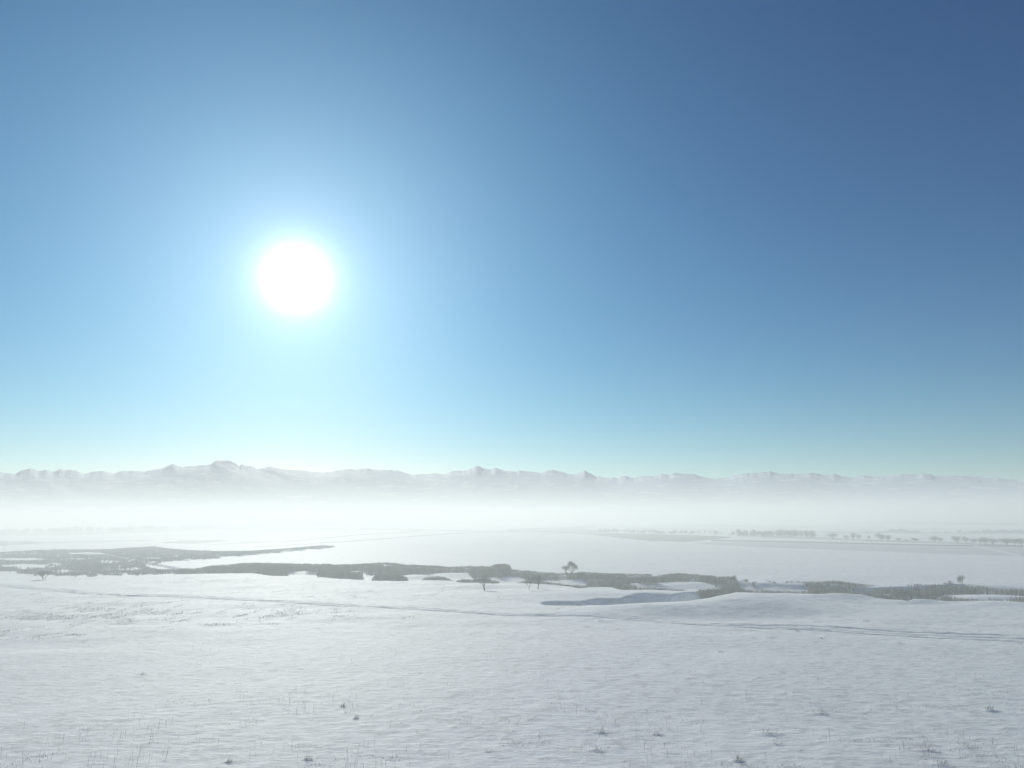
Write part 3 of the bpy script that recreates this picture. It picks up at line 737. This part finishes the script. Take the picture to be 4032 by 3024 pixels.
RIDGE3 = '70,198 110,212 180,222 270,218 330,200 400,188 480,185 500,180 555,176 610,192 680,188 780,192 820,183 870,192 930,202 970,190 1020,210 1100,214 1185,203 1230,212 1330,205 1400,195 1440,193 1500,198 1540,192 1600,196 1630,210 1640,200 1700,205 1780,208 1850,206 1900,212 1960,215 2050,218 2110,228 2212,235'
a, b, c = pts(RIDGE1), pts(RIDGE2), pts(RIDGE3)
RP = np.vstack([np.stack([a[:, 0] * .6329, 1750 + a[:, 1] * .6329], -1), np.stack([1400 + b[:, 0] * .6329, 1750 + b[:, 1] * .6329], -1),
                np.stack([2700 + c[:, 0] * .602, 1750 + c[:, 1] * .602], -1)])
dv = ray(RP[:, 0], RP[:, 1]); RAZ = np.arctan2(dv[:, 0], dv[:, 1]); REL = dv[:, 2] / np.hypot(dv[:, 0], dv[:, 1])
def build_mountains():
    az = np.linspace(-math.radians(44), math.radians(44), 1500)
    e = np.interp(az, RAZ, REL)
    out_ = (az < RAZ[0]) | (az > RAZ[-1])
    e = np.where(out_, e + .006 * fbm(az * 30, az * 0, 3, 4), e) + .0008 * fbm(az * 200, az * 0, 5, 3)
    s = np.concatenate([np.linspace(0, .25, 6), np.linspace(.25, 1, 150)[1:], [1.05, 1.2]])
    A, S = np.meshgrid(az, s); kern = np.hanning(121); kern /= kern.sum(); es = np.convolve(np.pad(e, 60, mode='edge'), kern, 'valid')
    E = es[None] + (e - es)[None] * ss((S - .78) / .22)
    rin = 8020 / np.cos(A); rout = 19000.0
    Rr = rin + (rout - rin) * S
    X = Rr * np.sin(A); Y = Rr * np.cos(A)
    rid = 1 - np.abs(fbm(A * 24 + S * 3.2, S * 4.2, 21, 5)) * 1.8      # spurs running down from the crest
    rid2 = 1 - np.abs(fbm(A * 120 + S * 5, S * 8, 27, 4)) * 1.8
    g = ss((S - .22) / .80)
    f = g * (.975 + .020 * rid + .005 * rid2) 
    f = np.minimum(f + (1 - f) * ss((S - .93) / .07), 1.0)
    f = np.where(S > 1.001, .6 - .5 * (S > 1.1), f)
    f = np.clip(f, 0, 1)
    Z = -2 + f * (E * Rr + CAM_H + 2)
    nr, na = X.shape
    V = np.stack([X, Y, Z], -1); i, j = np.meshgrid(np.arange(nr - 1), np.arange(na - 1), indexing='ij')
    Fq = np.stack([i * na + j, i * na + j + 1, (i + 1) * na + j + 1, (i + 1) * na + j], -1).reshape(-1, 4)
    m = bpy.data.materials.new('mountain_snow_rock_haze_tint'); m.use_nodes = True
    t = m.node_tree; b_ = t.nodes['Principled BSDF']; b_.inputs['Roughness'].default_value = .9; b_.inputs['Specular IOR Level'].default_value = .1
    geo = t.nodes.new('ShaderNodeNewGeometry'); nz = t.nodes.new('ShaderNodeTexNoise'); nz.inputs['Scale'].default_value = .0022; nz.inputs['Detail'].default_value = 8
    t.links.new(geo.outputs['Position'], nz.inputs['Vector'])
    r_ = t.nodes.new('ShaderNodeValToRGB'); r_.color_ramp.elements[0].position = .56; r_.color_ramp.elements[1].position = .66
    r_.color_ramp.elements[0].color = (.46, .58, .70, 1); r_.color_ramp.elements[1].color = (.80, .84, .88, 1)  # rock tone tinted pale blue: distance haze put into the base colour
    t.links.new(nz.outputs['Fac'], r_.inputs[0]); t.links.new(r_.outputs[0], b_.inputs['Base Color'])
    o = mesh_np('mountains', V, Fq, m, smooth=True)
    if o.data.polygons[len(Fq) // 2].normal.z < 0: o.data.flip_normals()
    return tag(o, 'long snowy mountain range fading in haze along the horizon', kind='structure')
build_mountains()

# ------------------------------------------------------------------ the ground haze (a cold inversion layer over the plain)
def build_haze():
    a, zb, zt = 8000.0, -7.5, HAZE_TOP
    V = [(x, y, z) for z in (zb, zt) for x, y in ((-a, -a), (a, -a), (a, a), (-a, a))]
    Fc = [(0, 3, 2, 1), (4, 5, 6, 7), (0, 1, 5, 4), (1, 2, 6, 5), (2, 3, 7, 6), (3, 0, 4, 7)]
    me = bpy.data.meshes.new('haze'); me.from_pydata(V, [], Fc)
    m = bpy.data.materials.new('haze'); m.use_nodes = True; t = m.node_tree
    for n in list(t.nodes): t.nodes.remove(n)
    pv = t.nodes.new('ShaderNodeVolumePrincipled'); oo = t.nodes.new('ShaderNodeOutputMaterial')
    pv.inputs['Color'].default_value = (.81, .85, .85, 1); pv.inputs['Density'].default_value = HAZE_DENSITY
    pv.inputs['Anisotropy'].default_value = .31
    t.links.new(pv.outputs[0], oo.inputs['Volume']); me.materials.append(m)
    o = bpy.data.objects.new('haze', me); C.objects.link(o)
    return tag(o, 'low white winter haze lying over the whole plain', kind='stuff')
build_haze()
